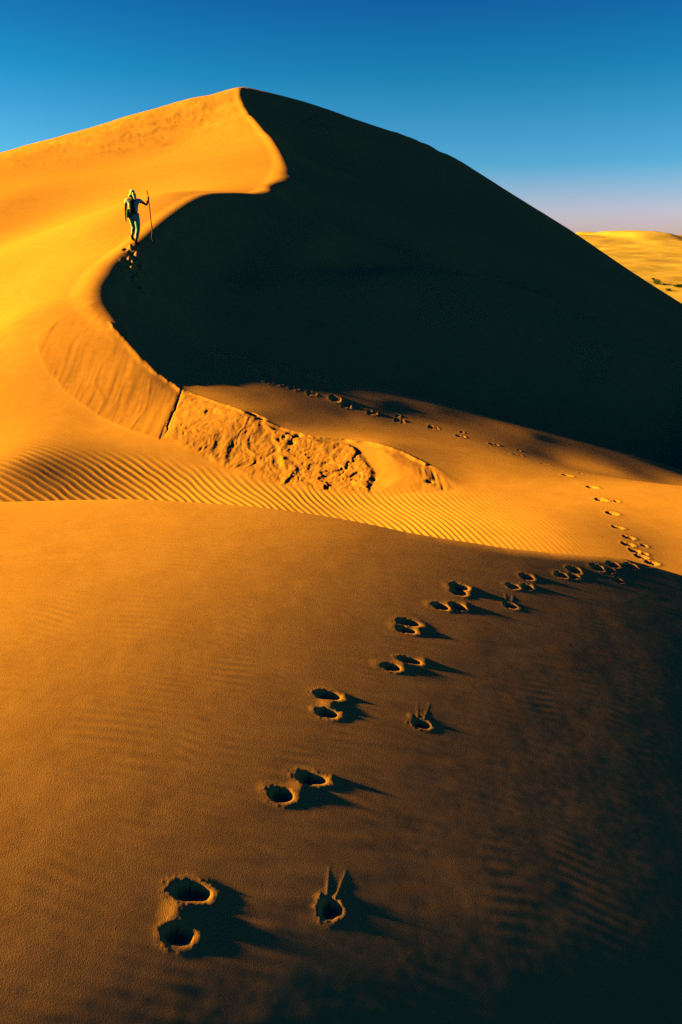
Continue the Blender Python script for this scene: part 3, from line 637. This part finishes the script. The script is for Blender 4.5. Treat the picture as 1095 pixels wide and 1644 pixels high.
# rucksack: a thing on the back, with its pocket, flap and straps
import bmesh
def loft(name, rings, mat, parent=None, cap=True, smooth=True):
    me = bpy.data.meshes.new(name); bm = bmesh.new(); rr = [[bm.verts.new(p) for p in r] for r in rings]; n = len(rings[0])
    for a, b in zip(rr[:-1], rr[1:]):
        for k in range(n): bm.faces.new((a[k], a[(k+1) % n], b[(k+1) % n], b[k]))
    if cap: bm.faces.new(rr[0][::-1]); bm.faces.new(rr[-1])
    bmesh.ops.recalc_face_normals(bm, faces=bm.faces); bm.to_mesh(me); bm.free(); me.materials.append(mat)
    for p in me.polygons: p.use_smooth = smooth
    o = bpy.data.objects.new(name, me); COL.objects.link(o)
    if parent: o.parent = parent
    return o
def sack(name, c, prof, mat, parent):
    """soft bag: profile rows of (z, half width, half depth, y shift)"""
    rings = []
    for z, w, d, ys in prof:
        ring = []
        for k in range(20):
            a = 2*math.pi*k/20; ca, sa = math.cos(a), math.sin(a)
            ring.append((c[0] + w*math.copysign(abs(ca)**.65, ca)*(1 + .03*math.sin(5*z*9 + k)), c[1] + ys + d*math.copysign(abs(sa)**.65, sa), c[2] + z))
        rings.append(ring)
    return loft(name, rings, mat, parent)
pack = bpy.data.objects.new('rucksack', None); COL.objects.link(pack)
sack('bag_body', (.02, -.175, 1.05), [(-.14, .05, .04, .02), (-.13, .085, .06, .02), (-.06, .10, .07, .01), (.06, .098, .075, 0), (.18, .092, .07, .01), (.28, .08, .06, .03), (.32, .06, .045, .05), (.33, .03, .02, .05)], DARK, pack)
sack('pocket', (.02, -.265, .99), [(-.07, .04, .015, 0), (-.06, .06, .03, 0), (.04, .065, .035, 0), (.10, .055, .025, 0), (.11, .03, .01, 0)], DARK, pack)
sack('flap', (.02, -.20, 1.28), [(.02, .09, .075, .0), (.06, .088, .07, .02), (.10, .07, .055, .035), (.12, .04, .03, .04)], DARK, pack)
for sx_ in (-1, 1):
    V, E, Rr = [], [], []; chain([(.02 + sx_*.075, -.09, 1.36), (sx_*.10, -.02, 1.455), (sx_*.115, .10, 1.46), (sx_*.115, .19, 1.34), (sx_*.13, .15, 1.16), (.02 + sx_*.125, -.02, 1.00), (.02 + sx_*.10, -.14, .96)], [(.022, .008)]*7, V, E, Rr); skinned('strap', V, E, Rr, DARK, pack, 1)
pack.location = person.location + Vector((.01, 0, .17)); pack.scale = (.88, 1, .86); tag(pack, 'dark rucksack on the back of the climbing walker', 'rucksack')
bag = bpy.data.objects.new('hip_bag', None); COL.objects.link(bag)
sack('bag_body', (-.105, -.13, .93), [(-.10, .05, .03, 0), (-.09, .085, .055, 0), (.0, .095, .065, 0), (.10, .085, .055, 0), (.16, .05, .03, .01), (.17, .02, .01, .01)], BAGG, bag)
V, E, Rr = [], [], []; chain([(-.12, -.12, 1.09), (-.05, -.11, 1.28), (.06, -.03, 1.46), (.12, .10, 1.47), (.06, .20, 1.30), (-.09, .16, 1.05), (-.17, .0, .98), (-.17, -.10, 1.03)], [(.016, .006)]*8, V, E, Rr); skinned('strap', V, E, Rr, BAGG, bag, 1)
bag.location = person.location; tag(bag, 'green shoulder bag hanging at the left hip of the walker', 'bag')

# the long staff, bent near its foot
foot = ground([(247, 391)])[0]; fl = np.array([foot[0] - person.location[0], foot[1] - person.location[1], float(hz_at(*foot)) - gz])
V, E, Rr = [], [], []
top = np.array((STAFF_XY[0]*1.10 - .035, STAFF_XY[1] + .01, J['rw'][2] + .30)); grip = np.array((STAFF_XY[0]*1.10, STAFF_XY[1], J['rw'][2] + .05))
pts = [top, top*.5 + grip*.5 + np.array((.004, 0, 0)), grip] + [grip*(1-f) + fl*f + np.array((dx, 0, 0)) for f, dx in ((.25, .0), (.5, -.006), (.72, .0), (.86, -.055), (.93, -.02))] + [fl + np.array((.02, 0, -.03))]
chain([tuple(q) for q in pts], [.017, .018, .019, .019, .019, .019, .020, .019, .014], V, E, Rr)
staff = skinned('walking_stick', V, E, Rr, WOOD); staff.location = person.location
tag(staff, 'long crooked wooden stick gripped in the right hand of the walker', 'walking stick')

# ------------------------------------------------------------------ desert shrubs beyond the dune
LEAF = plain_material('shrub_leaf', (.10, .13, .03), scale=9, c2=(.04, .06, .015)); TWIG = plain_material('shrub_twig', (.10, .06, .03))
def shrub(px, py, w, h, seed, lab):
    g = ground([(px, py)])[0]; z = float(hz_at(*g)); r = random.Random(seed)
    root = bpy.data.objects.new('desert_shrub', None); COL.objects.link(root); root.location = (g[0], g[1], z)
    bl, bt = bmesh.new(), bmesh.new()
    for b in range(16):
        a = r.uniform(0, 6.28); rr = r.uniform(.2, 1)*w*.5; tip = Vector((math.cos(a)*rr, math.sin(a)*rr*.8, h*r.uniform(.45, 1)*(1 - .4*(rr/(w*.5))**2)))
        base = Vector((r.uniform(-.1, .1)*w, r.uniform(-.1, .1)*w, -.1)); sd3 = Vector((.035*w/3, 0, 0)); up3 = Vector((0, .035*w/3, 0))
        v = [bt.verts.new(base + sd3), bt.verts.new(base - sd3), bt.verts.new(base + up3), bt.verts.new(tip)]
        bt.faces.new((v[0], v[1], v[3])); bt.faces.new((v[1], v[2], v[3])); bt.faces.new((v[2], v[0], v[3]))
        for k in range(60):
            c = base.lerp(tip, r.uniform(.35, 1.05)) + Vector((r.gauss(0, .09)*w, r.gauss(0, .09)*w, r.gauss(0, .07)*h)); s_ = r.uniform(.03, .07)*w
            c.z = max(c.z, .02)
            n1 = Vector((r.gauss(0, 1), r.gauss(0, 1), r.gauss(0, 1))).normalized()*s_; n2 = Vector((r.gauss(0, 1), r.gauss(0, 1), r.gauss(0, 1))).normalized()*s_*.6
            bl.faces.new([bl.verts.new(c - n1), bl.verts.new(c + n2), bl.verts.new(c + n1), bl.verts.new(c - n2)])
    for nm, bm, mt in (('foliage', bl, LEAF), ('stem', bt, TWIG)):
        me = bpy.data.meshes.new(nm); bm.to_mesh(me); bm.free(); me.materials.append(mt); o = bpy.data.objects.new(nm, me); COL.objects.link(o); o.parent = root
    tag(root, lab, 'shrub', 'shrubs on the far sand plain')
for a in [(1054, 456, 4, 2.0, 1, 'green desert shrub just beyond the shaded dune edge, tallest of the far shrubs'), (1066, 458, 2.2, 1.0, 2, 'small dark shrub between the tallest far shrub and the wide one'),
          (1088, 461, 4.5, 1.3, 3, 'wide low dark shrub at the right edge of the far plain'), (1073, 467, 2.6, 1.0, 4, 'small shrub on the far sand, lowest of the shrubs'),
          (1049, 449, 2.2, .9, 5, 'tiny shrub on the far sand, highest on the plain of the shrubs')]:
    shrub(*a)
